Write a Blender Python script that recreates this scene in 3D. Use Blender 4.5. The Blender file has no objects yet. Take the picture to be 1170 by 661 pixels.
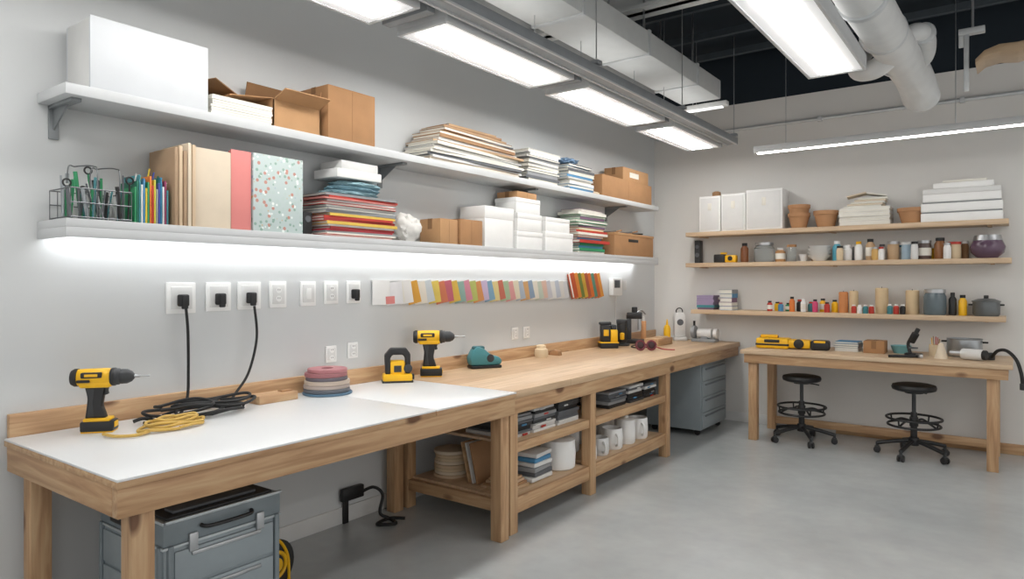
import bpy, bmesh, math, random
from mathutils import Vector, Matrix, Euler, noise
random.seed(7)
R = math.radians
scene = bpy.context.scene

# ---------------------------------------------------------------- materials
def lin(h):
    h = h.lstrip('#')
    o = []
    for i in (0, 2, 4):
        c = int(h[i:i+2], 16) / 255
        o.append(c/12.92 if c <= .04045 else ((c+.055)/1.055)**2.4)
    return (*o, 1)
_c = {}
def new(name):
    m = bpy.data.materials.new(name); m.use_nodes = True
    nt = m.node_tree; b = nt.nodes['Principled BSDF']
    return m, nt, b
def mt(hexc, rough=.5, metal=0, var=.08, trans=0, scale=9, bump=0):
    key = (hexc, rough, metal, var, trans, scale, bump)
    if key in _c: return _c[key]
    m, nt, b = new('mat_' + hexc.strip('#') + ('_%d' % len(_c)))
    c = lin(hexc)
    tc = nt.nodes.new('ShaderNodeTexCoord'); n = nt.nodes.new('ShaderNodeTexNoise')
    n.inputs['Scale'].default_value = scale; n.inputs['Detail'].default_value = 4
    nt.links.new(tc.outputs['Object'], n.inputs['Vector'])
    r = nt.nodes.new('ShaderNodeValToRGB')
    r.color_ramp.elements[0].position = .3; r.color_ramp.elements[1].position = .7
    r.color_ramp.elements[0].color = tuple(x*(1-var) for x in c[:3]) + (1,)
    r.color_ramp.elements[1].color = tuple(min(1, x*(1+var)) for x in c[:3]) + (1,)
    nt.links.new(n.outputs['Fac'], r.inputs['Fac']); nt.links.new(r.outputs['Color'], b.inputs['Base Color'])
    b.inputs['Roughness'].default_value = rough; b.inputs['Metallic'].default_value = metal
    b.inputs['Transmission Weight'].default_value = trans
    if bump:
        bp = nt.nodes.new('ShaderNodeBump'); bp.inputs['Strength'].default_value = bump; bp.inputs['Distance'].default_value = .01
        nt.links.new(n.outputs['Fac'], bp.inputs['Height']); nt.links.new(bp.outputs['Normal'], b.inputs['Normal'])
    _c[key] = m
    return m
def wood(name, axis, a, b2, c3, knots=True):
    m, nt, b = new(name)
    tc = nt.nodes.new('ShaderNodeTexCoord'); mp = nt.nodes.new('ShaderNodeMapping')
    s = [14, 14, 14]; s['xyz'.index(axis)] = 1.1
    mp.inputs['Scale'].default_value = s
    n = nt.nodes.new('ShaderNodeTexNoise'); n.inputs['Scale'].default_value = 2.2; n.inputs['Detail'].default_value = 7; n.inputs['Distortion'].default_value = .9
    nt.links.new(tc.outputs['Object'], mp.inputs['Vector']); nt.links.new(mp.outputs['Vector'], n.inputs['Vector'])
    r = nt.nodes.new('ShaderNodeValToRGB'); e = r.color_ramp.elements
    e[0].position = .3; e[0].color = lin(a); e[1].position = .72; e[1].color = lin(c3)
    x = e.new(.5); x.color = lin(b2)
    nt.links.new(n.outputs['Fac'], r.inputs['Fac'])
    out = r.outputs['Color']
    if knots:
        mp2 = nt.nodes.new('ShaderNodeMapping'); s2 = [5, 5, 5]; s2['xyz'.index(axis)] = 2.6
        mp2.inputs['Scale'].default_value = s2
        v = nt.nodes.new('ShaderNodeTexVoronoi'); v.inputs['Scale'].default_value = 1
        nt.links.new(tc.outputs['Object'], mp2.inputs['Vector']); nt.links.new(mp2.outputs['Vector'], v.inputs['Vector'])
        kr = nt.nodes.new('ShaderNodeValToRGB'); kr.color_ramp.elements[0].position = .09; kr.color_ramp.elements[1].position = .17
        kr.color_ramp.elements[0].color = (.9, .9, .9, 1); kr.color_ramp.elements[1].color = (0, 0, 0, 1)
        nt.links.new(v.outputs['Distance'], kr.inputs['Fac'])
        mx = nt.nodes.new('ShaderNodeMix'); mx.data_type = 'RGBA'
        nt.links.new(kr.outputs['Color'], mx.inputs[0]); nt.links.new(out, mx.inputs[6]); mx.inputs[7].default_value = lin('5e3a22')
        out = mx.outputs[2]
    nt.links.new(out, b.inputs['Base Color']); b.inputs['Roughness'].default_value = .5
    return m
WA = ('a37d5a', 'b9946e', 'c9a983')
WX = wood('pine_x', 'x', *WA); WY = wood('pine_y', 'y', *WA); WZ = wood('pine_z', 'z', *WA)
LWX = wood('light_wood_x', 'x', 'bfa283', 'c9b092', 'd2bb9f', False)
PLY = wood('plywood', 'y', 'b69975', 'c5a787', 'd1b395', False)

def butcher():
    m, nt, b = new('butcher_block')
    tc = nt.nodes.new('ShaderNodeTexCoord'); mp = nt.nodes.new('ShaderNodeMapping')
    mp.inputs['Rotation'].default_value = (0, 0, R(90))
    nt.links.new(tc.outputs['Object'], mp.inputs['Vector'])
    br = nt.nodes.new('ShaderNodeTexBrick'); br.inputs['Scale'].default_value = 1
    br.inputs['Brick Width'].default_value = 1.3; br.inputs['Row Height'].default_value = .11; br.inputs['Mortar Size'].default_value = .0016
    br.inputs['Color1'].default_value = lin('c4a380'); br.inputs['Color2'].default_value = lin('d3b796'); br.inputs['Mortar'].default_value = lin('a48464')
    nt.links.new(mp.outputs['Vector'], br.inputs['Vector'])
    mp2 = nt.nodes.new('ShaderNodeMapping'); mp2.inputs['Scale'].default_value = (18, 1.5, 18)
    nt.links.new(tc.outputs['Object'], mp2.inputs['Vector'])
    n = nt.nodes.new('ShaderNodeTexNoise'); n.inputs['Scale'].default_value = 2; n.inputs['Detail'].default_value = 6
    nt.links.new(mp2.outputs['Vector'], n.inputs['Vector'])
    r = nt.nodes.new('ShaderNodeValToRGB'); r.color_ramp.elements[0].position = .3; r.color_ramp.elements[1].position = .7
    r.color_ramp.elements[0].color = (.8, .77, .74, 1); r.color_ramp.elements[1].color = (1.04, 1.04, 1.04, 1)
    nt.links.new(n.outputs['Fac'], r.inputs['Fac'])
    mx = nt.nodes.new('ShaderNodeMix'); mx.data_type = 'RGBA'; mx.blend_type = 'MULTIPLY'; mx.inputs[0].default_value = 1
    nt.links.new(br.outputs['Color'], mx.inputs[6]); nt.links.new(r.outputs['Color'], mx.inputs[7])
    nt.links.new(mx.outputs[2], b.inputs['Base Color']); b.inputs['Roughness'].default_value = .42
    return m
BUT = butcher()

def concrete():
    m, nt, b = new('polished_concrete')
    tc = nt.nodes.new('ShaderNodeTexCoord')
    n = nt.nodes.new('ShaderNodeTexNoise'); n.inputs['Scale'].default_value = 1.3; n.inputs['Detail'].default_value = 6; n.inputs['Roughness'].default_value = .55
    n2 = nt.nodes.new('ShaderNodeTexNoise'); n2.inputs['Scale'].default_value = 10; n2.inputs['Detail'].default_value = 4
    nt.links.new(tc.outputs['Object'], n.inputs['Vector']); nt.links.new(tc.outputs['Object'], n2.inputs['Vector'])
    r = nt.nodes.new('ShaderNodeValToRGB'); r.color_ramp.elements[0].position = .2; r.color_ramp.elements[1].position = .8
    r.color_ramp.elements[0].color = lin('a0a5a6'); r.color_ramp.elements[1].color = lin('bfc2c2')
    nt.links.new(n.outputs['Fac'], r.inputs['Fac'])
    r2 = nt.nodes.new('ShaderNodeValToRGB'); r2.color_ramp.elements[0].position = .2; r2.color_ramp.elements[1].position = .8
    r2.color_ramp.elements[0].color = (.95, .95, .95, 1); r2.color_ramp.elements[1].color = (1.03, 1.03, 1.03, 1)
    nt.links.new(n2.outputs['Fac'], r2.inputs['Fac'])
    mx = nt.nodes.new('ShaderNodeMix'); mx.data_type = 'RGBA'; mx.blend_type = 'MULTIPLY'; mx.inputs[0].default_value = 1
    nt.links.new(r.outputs['Color'], mx.inputs[6]); nt.links.new(r2.outputs['Color'], mx.inputs[7])
    nt.links.new(mx.outputs[2], b.inputs['Base Color'])
    b.inputs['Roughness'].default_value = .27
    b.inputs['Coat Weight'].default_value = .35; b.inputs['Coat Roughness'].default_value = .16
    return m
def floral():
    m, nt, b = new('floral_print')
    tc = nt.nodes.new('ShaderNodeTexCoord')
    v = nt.nodes.new('ShaderNodeTexVoronoi'); v.inputs['Scale'].default_value = 44
    nt.links.new(tc.outputs['Object'], v.inputs['Vector'])
    r = nt.nodes.new('ShaderNodeValToRGB'); r.color_ramp.elements[0].position = .38; r.color_ramp.elements[1].position = .46
    r.color_ramp.elements[0].color = (1, 1, 1, 1); r.color_ramp.elements[1].color = (0, 0, 0, 1)
    nt.links.new(v.outputs['Distance'], r.inputs['Fac'])
    sp = nt.nodes.new('ShaderNodeSeparateColor'); nt.links.new(v.outputs['Color'], sp.inputs[0])
    cr = nt.nodes.new('ShaderNodeValToRGB'); cr.color_ramp.interpolation = 'CONSTANT'
    e = cr.color_ramp.elements; e[0].color = lin('b9c9c5'); e[1].position = .3; e[1].color = lin('c28d80')
    for p, h in ((.42, '8fac9f'), (.6, 'c9ac78'), (.72, '9aaec2'), (.85, 'e6ebe8')):
        k = e.new(p); k.color = lin(h)
    nt.links.new(sp.outputs[0], cr.inputs['Fac'])
    mx = nt.nodes.new('ShaderNodeMix'); mx.data_type = 'RGBA'
    nt.links.new(r.outputs['Color'], mx.inputs[0]); mx.inputs[6].default_value = lin('bccac8'); nt.links.new(cr.outputs['Color'], mx.inputs[7])
    nt.links.new(mx.outputs[2], b.inputs['Base Color']); b.inputs['Roughness'].default_value = .6
    return m
def emis(name, col, st):
    m, nt, b = new(name)
    b.inputs['Base Color'].default_value = (.9, .9, .9, 1)
    b.inputs['Emission Color'].default_value = lin(col); b.inputs['Emission Strength'].default_value = st
    return m
WALL = mt('cdcfcf', .85, var=.012, scale=2)
WALLB = mt('dcdad6', .85, var=.012, scale=2)
WHITE = mt('e9e9e7', .45, var=.02); WHT2 = mt('d6d6d4', .55, var=.03); PAPER = mt('e1ded4', .8, var=.04)
LAM = mt('e0e1e1', .28, var=.012, scale=3)
SHELF = mt('c6c8c9', .5, var=.02)
BLACK = mt('1b1b1c', .45); DK = mt('2f3133', .5); YEL = mt('eab413', .4, var=.04); GREYM = mt('85898b', .4, metal=.3)
CARD = mt('a67c55', .85, var=.06); CARD2 = mt('b48b62', .85, var=.06); CARDD = mt('8b6745', .85)
STEEL = mt('b5b7b9', .3, metal=.9); GALV = mt('c9cccd', .45, metal=.25); DUCT = mt('c9cbca', .55, var=.03)
RUB = mt('141414', .6)
KRAFT = mt('d3bf9f', .8, var=.03); RED = mt('b8382c', .55); BLUE = mt('4b87b0', .55); TEAL = mt('3f7f86', .45)
GREEN = mt('2f8a5b', .5); PINK = mt('d98581', .6, var=.02); ORG = mt('d9772f', .5); PURP = mt('7a5a74', .6)
GLASS = mt('dfe6e6', .08, trans=.85, var=.01)

# ---------------------------------------------------------------- builder
def catmull(pts, n=8):
    P = [Vector(p) for p in pts]
    if len(P) < 3: return P
    out = []
    for i in range(len(P)-1):
        p0 = P[max(i-1, 0)]; p1 = P[i]; p2 = P[i+1]; p3 = P[min(i+2, len(P)-1)]
        for k in range(n):
            t = k/n
            out.append(.5*((2*p1)+(-p0+p2)*t+(2*p0-5*p1+4*p2-p3)*t*t+(-p0+3*p1-3*p2+p3)*t**3))
    out.append(P[-1]); return out
class Obj:
    def __init__(s, name, loc=(0, 0, 0), rz=0, sc=1):
        s.name = name; s.bm = bmesh.new(); s.mats = []; s.loc = loc; s.rz = rz; s.sc = sc
    def _add(s, b2, mat, M=None):
        if M is not None: bmesh.ops.transform(b2, matrix=M, verts=b2.verts)
        if mat not in s.mats: s.mats.append(mat)
        i = s.mats.index(mat)
        for f in b2.faces: f.material_index = i; f.smooth = True
        bmesh.ops.recalc_face_normals(b2, faces=b2.faces)
        t = bpy.data.meshes.new('t'); b2.to_mesh(t); s.bm.from_mesh(t); bpy.data.meshes.remove(t); b2.free()
        return s
    def box(s, c, d, mat, bev=0, rot=(0, 0, 0), taper=None):
        b = bmesh.new(); bmesh.ops.create_cube(b, size=1)
        for v in b.verts:
            if taper and v.co.z > 0: v.co.x *= taper[0]; v.co.y *= taper[1]
            v.co = Vector((v.co.x*d[0], v.co.y*d[1], v.co.z*d[2]))
        if bev: bmesh.ops.bevel(b, geom=b.edges[:], offset=min(bev, min(d)*.45), segments=2, affect='EDGES', profile=.5)
        return s._add(b, mat, Matrix.Translation(c) @ Euler(rot).to_matrix().to_4x4())
    def b2(s, x0, y0, z0, x1, y1, z1, mat, bev=0):
        return s.box(((x0+x1)/2, (y0+y1)/2, (z0+z1)/2), (abs(x1-x0), abs(y1-y0), abs(z1-z0)), mat, bev)
    def cyl(s, c, r, h, mat, axis='z', r2=None, seg=28, rot=None, bev=0):
        b = bmesh.new(); bmesh.ops.create_cone(b, cap_ends=True, segments=seg, radius1=r, radius2=r if r2 is None else r2, depth=h)
        if bev:
            es = [e for e in b.edges if abs(e.verts[0].co.z-e.verts[1].co.z) < 1e-6]
            bmesh.ops.bevel(b, geom=es, offset=bev, segments=2, affect='EDGES', profile=.5)
        e = rot if rot else {'z': (0, 0, 0), 'x': (0, R(90), 0), 'y': (R(-90), 0, 0)}[axis]
        return s._add(b, mat, Matrix.Translation(c) @ Euler(e).to_matrix().to_4x4())
    def lathe(s, prof, mat, c=(0, 0, 0), rot=(0, 0, 0), seg=28, sc=(1, 1, 1)):
        b = bmesh.new(); rings = []
        for r, z in prof:
            rings.append([b.verts.new((max(r, 1e-5)*math.cos(2*math.pi*i/seg), max(r, 1e-5)*math.sin(2*math.pi*i/seg), z)) for i in range(seg)])
        for a, c2 in zip(rings, rings[1:]):
            for i in range(seg): b.faces.new((a[i], a[(i+1) % seg], c2[(i+1) % seg], c2[i]))
        bmesh.ops.remove_doubles(b, verts=b.verts, dist=2e-5)
        return s._add(b, mat, Matrix.Translation(c) @ Euler(rot).to_matrix().to_4x4() @ Matrix.Diagonal((*sc, 1)))
    def sph(s, c, r, mat, sc=(1, 1, 1), rot=(0, 0, 0)):
        b = bmesh.new(); bmesh.ops.create_uvsphere(b, u_segments=20, v_segments=12, radius=r)
        return s._add(b, mat, Matrix.Translation(c) @ Euler(rot).to_matrix().to_4x4() @ Matrix.Diagonal((*sc, 1)))
    def blob(s, c, r, mat, sc=(1, 1, 1), amp=.35, fr=2.2, floor=None, seed=0):
        b = bmesh.new(); bmesh.ops.create_icosphere(b, subdivisions=4, radius=1)
        for v in b.verts:
            n = v.co.normalized(); q = n*fr + Vector((seed, seed*2, 0))
            d = abs(noise.noise(q))*1.2 + .4*abs(noise.noise(q*2.6)) - .25
            v.co = n*(1+amp*d)
            v.co = Vector((v.co.x*r*sc[0], v.co.y*r*sc[1], v.co.z*r*sc[2])) + Vector(c)
            if floor is not None and v.co.z < floor: v.co.z = floor
        return s._add(b, mat)
    def tube(s, pts, r, mat, seg=8, smooth=True, n=8, closed=False):
        P = catmull(pts, n) if smooth else [Vector(p) for p in pts]
        b = bmesh.new(); rings = []; up = Vector((0, 0, 1)); prev = None
        for i, p in enumerate(P):
            t = (P[min(i+1, len(P)-1)] - P[max(i-1, 0)])
            t = t.normalized() if t.length > 1e-9 else Vector((0, 0, 1))
            if prev is None:
                a = t.cross(up)
                if a.length < .1: a = t.cross(Vector((1, 0, 0)))
            else: a = prev - t*prev.dot(t)
            a.normalize(); prev = a; c = t.cross(a)
            rings.append([b.verts.new(p + r*(a*math.cos(2*math.pi*k/seg)+c*math.sin(2*math.pi*k/seg))) for k in range(seg)])
        for A, B_ in zip(rings, rings[1:]):
            for k in range(seg): b.faces.new((A[k], A[(k+1) % seg], B_[(k+1) % seg], B_[k]))
        b.faces.new(rings[0]); b.faces.new(rings[-1])
        return s._add(b, mat)
    def ring(s, c, R_, r, mat, rot=(0, 0, 0), seg=32):
        prof = [(R_+r*math.cos(a*math.pi/4), r*math.sin(a*math.pi/4)) for a in range(9)]
        return s.lathe(prof, mat, c, rot, seg)
    def prism(s, poly, w, mat, bev=0, c=(0, 0, 0), rot=(0, 0, 0)):
        b = bmesh.new(); vs = [b.verts.new((x, -w/2, z)) for x, z in poly]; f = b.faces.new(vs)
        g = bmesh.ops.extrude_face_region(b, geom=[f])
        bmesh.ops.translate(b, vec=(0, w, 0), verts=[v for v in g['geom'] if isinstance(v, bmesh.types.BMVert)])
        if bev: bmesh.ops.bevel(b, geom=b.edges[:], offset=bev, segments=2, affect='EDGES', profile=.5)
        return s._add(b, mat, Matrix.Translation(c) @ Euler(rot).to_matrix().to_4x4())
    def done(s):
        me = bpy.data.meshes.new(s.name); s.bm.to_mesh(me); s.bm.free()
        for m in s.mats: me.materials.append(m)
        me.set_sharp_from_angle(angle=R(38))
        o = bpy.data.objects.new(s.name, me); scene.collection.objects.link(o)
        o.location = s.loc; o.rotation_euler = (0, 0, s.rz); o.scale = (s.sc,)*3
        return o

# ---------------------------------------------------------------- room shell
D = 7.4; H = 3.95
Obj('floor').b2(-.15, -2.5, -.1, 7, D+.15, 0, concrete()).done()
Obj('wall_left').b2(-.15, -2.5, 0, 0, D+.15, H, WALL).done()
DARKC = mt('17222b', .9, var=.05)
o = Obj('wall_back'); o.b2(0, D, 0, 7, D+.15, 3.42, WALLB); o.b2(0, D+.02, 3.42, 7, D+.15, H, DARKC); o.done()
Obj('ceiling').b2(-.15, -2.5, H, 7, D+.15, H+.1, DARKC).done()
Obj('baseboard_left').b2(0, -2.5, 0, .014, D, .1, WHT2, .003).done()
o = Obj('baseboard_back'); o.b2(.02, D-.014, 0, 1.95, D, .1, WHT2, .003); o.b2(1.95, D-.03, 0, 7, D, .09, WX, .003); o.done()
o = Obj('trim_1'); o.tube([(.05, D-.03, 3.14), (6.8, D-.03, 3.14)], .018, GALV, smooth=False)
for x in (.6, 1.8, 3.0, 4.2): o.b2(x-.02, D-.055, 3.115, x+.02, D, 3.165, GALV, .003)
o.done()
BEAM = mt('cfd1d0', .7, var=.03)
for y0, z0, xe in ((2.5, 3.6, 4.2), (3.7, 3.6, 4.2), (4.85, 3.62, 2.3)):
    o = Obj('ceiling_beam')
    o.b2(0.001, y0, z0, xe, y0+.22, z0+.03, BEAM); o.b2(0.001, y0+.08, z0, xe, y0+.14, H-.001, BEAM); o.b2(0.001, y0, H-.031, xe, y0+.22, H-.001, BEAM); o.done()
o = Obj('ceiling_joist'); o.b2(.02, 1.0, 3.72, .10, D-.03, H-.001, BEAM, .004); o.b2(.45, 1.0, 3.8, .5, D-.03, H-.001, BEAM, .004); o.done()
BLK = mt('3a4248', .7)
o = Obj('ceiling_track')
for y in (5.6, 6.3, 6.9): o.b2(0.12, y, 3.80, 6.9, y+.05, 3.86, BLK)
for x in (1.5, 3.6, 4.5): o.b2(x, 4.9, 3.86, x+.06, D-.03, 3.93, BLK)
o.done()
o = Obj('ventilation_duct')
o.b2(.70, 1.0, 3.26, 1.10, 6.5, 3.44, DUCT, .01)
for y in (1.9, 2.9, 3.9, 4.9, 5.9): o.b2(.69, y-.02, 3.25, 1.11, y+.02, 3.45, GALV, .004); o.b2(.74, y-.01, 3.44, .75, y+.01, H, STEEL); o.b2(1.05, y-.01, 3.44, 1.06, y+.01, H, STEEL)
o.done()
o = Obj('small_ceiling_light'); o.b2(.45, 6.51, 3.20, 1.15, 6.59, 3.25, WHITE, .01); o.b2(.5, 6.52, 3.192, 1.1, 6.58, 3.2, emis('small_lamp', 'ffffff', 1.0)); o.tube([(.8, 6.55, 3.25), (.8, 6.55, H)], .006, STEEL, smooth=False); o.done()

# ---------------------------------------------------------------- lights
LENS = emis('led_lens', 'fffdfa', 16.5); UP = emis('added_upglow', 'fffdfa', 2.3)  # UP is an added glow that brightens ceiling, beams and upper wall
HOUS = mt('c7c9ca', .45, var=.02); HOUSD = mt('8f9396', .5); TROUGH = emis('trough_painted_glow', 'eef1f4', .32)  # TROUGH glows by itself, standing in for lens light on the border
def fixture(name, x0, y0, x1, y1, z, zh, hang):
    o = Obj(name)
    o.b2(x0, y0, z+.02, x1, y1, z+.10, HOUS, .006)
    b = .085
    for q in ((x0, y0, x0+.02, y1), (x1-.02, y0, x1, y1), (x0+.02, y0, x1-.02, y0+.02), (x0+.02, y1-.02, x1-.02, y1)): o.b2(q[0], q[1], z, q[2], q[3], z+.03, HOUS, .003)
    o.b2(x0+.02, y0+.02, z+.006, x1-.02, y1-.02, z+.02, TROUGH)
    o.b2(x0+b, y0+.06, z-.001, x1-b, y1-.06, z+.008, LENS, .003)
    o.b2(x0+.08, y0+.1, z+.10, x1-.08, y1-.1, z+.104, UP)  # unseen glowing strip added on the housing top
    for y in (y0+.2, y1-.2): o.tube([((x0+x1)/2, y, z+.1), ((x0+x1)/2, y, hang)], .003, STEEL, smooth=False, seg=6)
    return o.done()
for y0, y1 in ((-.26, 1.0), (1.2, 2.46), (2.66, 3.93), (4.13, 5.4), (5.6, 6.78)): fixture('linear_ceiling_light', .64, y0, 1.01, y1, 2.85, .1, H)
o = Obj('light_mounting_rail')
o.b2(1.04, -.3, 2.88, 1.15, 6.85, 2.94, HOUSD, .004); o.b2(1.04, -.3, 2.87, 1.055, 6.85, 2.88, HOUS); o.b2(1.135, -.3, 2.87, 1.15, 6.85, 2.88, HOUS)
for y in (1.1, 2.56, 4.03, 5.5, 6.82): o.b2(.6, y-.03, 2.955, 1.15, y+.03, 2.98, HOUSD, .003); o.b2(.66, y-.03, 2.87, .99, y+.03, 2.955, HOUSD, .003); o.tube([(1.12, y, 2.94), (1.12, y, H)], .004, STEEL, smooth=False, seg=6)
o.done()
fixture('linear_ceiling_light', 2.27, 2.6, 2.62, 4.85, 2.85, .1, H)
o = Obj('linear_pendant_light')
o.b2(1.42, 6.46, 2.70, 5.6, 6.54, 2.76, HOUS, .004); o.b2(1.45, 6.48, 2.692, 5.57, 6.52, 2.70, emis('pendant_lens', 'fffdfa', 14)); o.b2(1.5, 6.48, 2.76, 5.5, 6.52, 2.763, emis('pendant_added_upglow', 'fffdfa', 4))  # the upper strip is added, hidden from below, to brighten the ceiling
for x in (1.7, 3.0, 4.3): o.tube([(x, 6.5, 2.76), (x, 6.5, H)], .003, STEEL, smooth=False, seg=6)
o.done()
for x, y in ((3.6, -1.6), (5.2, 1.2), (5.2, 3.8)): fixture('linear_ceiling_light', x, y, x+.36, y+1.8, 2.9, .1, H)

PIPE = mt('d8d9d8', .6, var=.04, bump=.1)
o = Obj('insulated_duct_pipe')
o.tube([(2.66, 2.6, 3.12), (2.68, 4.2, 3.12), (2.72, 5.4, 3.10), (2.76, 6.0, 3.06), (2.78, 6.25, 2.97)], .13, PIPE, seg=28)
for y in (3.4, 4.3, 5.0, 5.6): o.cyl((2.67+.03*(y-3.4)/2, y, 3.115), .142, .05, GALV, 'y', bev=.008)
o.tube([(2.72, 5.3, 3.06), (2.60, 5.35, 2.99), (2.48, 5.45, 3.02), (2.45, 5.6, 3.15), (2.48, 5.8, 3.3), (2.50, 5.9, 3.6), (2.5, 5.9, 3.95)], .07, PIPE, seg=20)
o.tube([(2.72, 5.3, 3.12), (2.84, 5.35, 3.19), (2.885, 5.5, 3.18), (2.86, 5.7, 3.12), (2.78, 5.8, 3.08)], .06, PIPE, seg=20)
o.cyl((2.88, 5.42, 3.19), .074, .05, GALV, 'y', bev=.01)
o.sph((2.785, 6.27, 2.96), .13, PIPE, (1, .6, .9)); o.cyl((2.73, 5.0, 3.6), .008, .75, STEEL)
o.done()
o = Obj('ceiling_air_scoop')
BRZ = mt('b09779', .5)
prof = [(3.17, 3.02), (3.22, 3.06), (3.3, 3.075), (3.4, 3.06), (3.5, 3.08), (3.62, 3.13), (3.62, 3.16), (3.5, 3.13), (3.4, 3.12), (3.3, 3.125), (3.22, 3.10), (3.17, 3.05)]
o.prism(prof, .3, BRZ, .004, c=(0, 5.6, -.08))
o.b2(3.10, 5.57, 2.80, 3.13, 5.61, 3.2, GALV, .004); o.b2(3.07, 5.56, 3.18, 3.22, 5.62, 3.22, GALV, .004); o.b2(3.07, 5.58, 3.1, 3.10, 5.6, 3.22, GALV, .004)
o.tube([(3.5, 5.6, 3.03), (3.5, 5.6, H)], .008, STEEL, smooth=False); o.tube([(3.15, 5.6, 3.2), (3.15, 5.6, H)], .008, STEEL, smooth=False)
o.done()

# ---------------------------------------------------------------- left wall shelves
o = Obj('floating_shelf')
o.b2(0.001, 1.16, 2.265, .29, 6.88, 2.31, SHELF, .003)
for y in (1.2, 3.1, 4.6, 6.2):
    o.b2(.001, y, 2.12, .012, y+.04, 2.265, GREYM, .002); o.b2(.001, y, 2.250, .24, y+.04, 2.265, GREYM, .002)
    o.prism([(.012, 2.25), (.012, 2.16), (.16, 2.25)], .006, GREYM, c=(0, y+.02, 0))
o.done()
o = Obj('floating_shelf')
o.b2(0.001, 1.16, 1.725, .295, 6.86, 1.76, SHELF, .002); o.b2(.275, 1.16, 1.684, .295, 6.86, 1.725, SHELF, .002)
o.b2(0.001, 1.16, 1.684, .275, 1.18, 1.725, SHELF, .002)
o.b2(.03, 1.19, 1.716, .08, 6.84, 1.725, HOUS); o.b2(.04, 1.2, 1.708, .07, 6.83, 1.716, emis('led_strip', 'fbfdff', 17))
o.done()

def carton(name, x0, y0, x1, y1, z, h, mat=CARD, tape=True, label=False):
    o = Obj(name)
    o.b2(x0, y0, z, x1, y1, z+h-.004, mat, .004)
    xm = (x0+x1)/2
    o.b2(x0+.002, y0+.002, z+h-.005, xm-.002, y1-.002, z+h, mat, .001); o.b2(xm+.002, y0+.002, z+h-.005, x1-.002, y1-.002, z+h, mat, .001)
    if tape:
        o.b2(xm-.02, y0-.001, z+h-.07, xm+.02, y0+.001, z+h, CARDD); o.b2(xm-.02, y0, z+h, xm+.02, y1, z+h+.001, CARDD)
        o.b2(x1-.001, (y0+y1)/2-.001, z+.01, x1+.0006, (y0+y1)/2+.001, z+h-.01, CARDD)
    if label: o.b2(x1-.001, y0+.25*(y1-y0), z+.3*h, x1+.001, y0+.6*(y1-y0), z+.7*h, PAPER)
    return o.done()
def lidbox(name, x0, y0, x1, y1, z, h, mat=WHITE, lid=.3):
    o = Obj(name); o.b2(x0+.003, y0+.003, z, x1-.003, y1-.003, z+h*(1-lid)+.005, mat, .003)
    o.b2(x0, y0, z+h*(1-lid), x1, y1, z+h, mat, .004)
    return o.done()
def stack(name, x0, y0, x1, y1, z, layers, jit=.012, book=True):
    o = Obj(name); zz = z; L = y1-y0; W = x1-x0
    for h, m, f in layers:
        a = random.uniform(-1, 1)*jit; b = random.uniform(-1, 1)*jit; r = random.uniform(-1, 1)*jit*1.5
        l = L*f; w = W*min(1, f+.08)-.01
        cx = (x0+x1)/2 + a*.4; cy = (y0+y1)/2 + b
        if book and h > .012:
            o.box((cx, cy, zz+.0015), (w, l, .003), m, 0, (0, 0, r)); o.box((cx, cy, zz+h-.0018), (w, l, .003), m, 0, (0, 0, r))
            o.box((cx, cy, zz+h/2), (w-.008, l-.008, h-.006), PAPER, 0, (0, 0, r))
            if random.random() < .6: o.box((cx+(w/2-.002)*math.cos(r), cy+(w/2-.002)*math.sin(r), zz+h/2), (.003, l, h-.001), m, 0, (0, 0, r))
        else: o.box((cx, cy, zz+h/2), (w, l, h-.0012), m, 0, (0, 0, r))
        zz += h
    o.done(); return zz

# upper shelf goods
U = 2.31
o = Obj('white_foam_board_box'); FB = mt('cdd0d3', .5, var=.015)
o.b2(.045, 1.26, U, .262, 1.77, U+.30, WHT2, .002); o.b2(.262, 1.258, U, .275, 1.775, U+.305, FB, .001); o.b2(.035, 1.26, U, .045, 1.76, U+.298, FB, .001); o.done()
stack('paper_stack', .08, 1.79, .28, 2.13, U, [(.012, PAPER, .97)]*8, .006, False)
o = Obj('open_cardboard_box')
x0, y0, x1, y1, h = .02, 2.15, .25, 2.45, .15
o.b2(x0, y0, U, x1, y1, U+.006, CARD)
for a in ((x0, y0, x0+.005, y1), (x1-.005, y0, x1, y1), (x0, y0, x1, y0+.005), (x0, y1-.005, x1, y1)): o.b2(a[0], a[1], U, a[2], a[3], U+h, CARD2)
o.box((.135, 2.03, U+h-.012), (.22, .25, .005), CARD, 0, (R(8), 0, 0))
o.box((.295, 2.3, U+h+.02), (.11, .29, .005), CARD2, 0, (0, R(-22), 0))
o.box((.05, 2.26, U+h+.055), (.12, .29, .005), CARDD, 0, (0, R(-75), 0))
o.box((.135, 2.455, U+h+.05), (.21, .11, .005), CARD, 0, (R(80), 0, 0))
o.box((.10, 1.92, U+h+.015), (.18, .18, .005), CARDD, 0, (R(-20), 0, .2))
o.done()
carton('cardboard_box', .02, 2.48, .28, 2.83, U, .30, CARD)
BR = mt('a07a56', .7); BR2 = mt('bd9e7b', .7); GR = mt('8e9092', .6); GR2 = mt('5c5f63', .6)
stack('craft_board_stack', .01, 3.32, .29, 4.36, U, [(.02, BR2, .95), (.015, WHT2, .99), (.02, GR2, .97), (.018, PAPER, 1), (.02, WHT2, .96), (.015, GR, .98), (.02, PAPER, .93), (.016, BR2, .96), (.02, WHT2, .88), (.022, BR, .84), (.02, BR2, .86), (.012, GR2, .76), (.022, BR, .78), (.018, BR2, .70), (.015, BR, .6), (.015, BR2, .5)], .03)
def books(n, pal, hr=(.015, .03), f=(.82, 1)):
    return [(random.uniform(*hr), random.choice(pal), random.uniform(*f)) for _ in range(n)]
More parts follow.
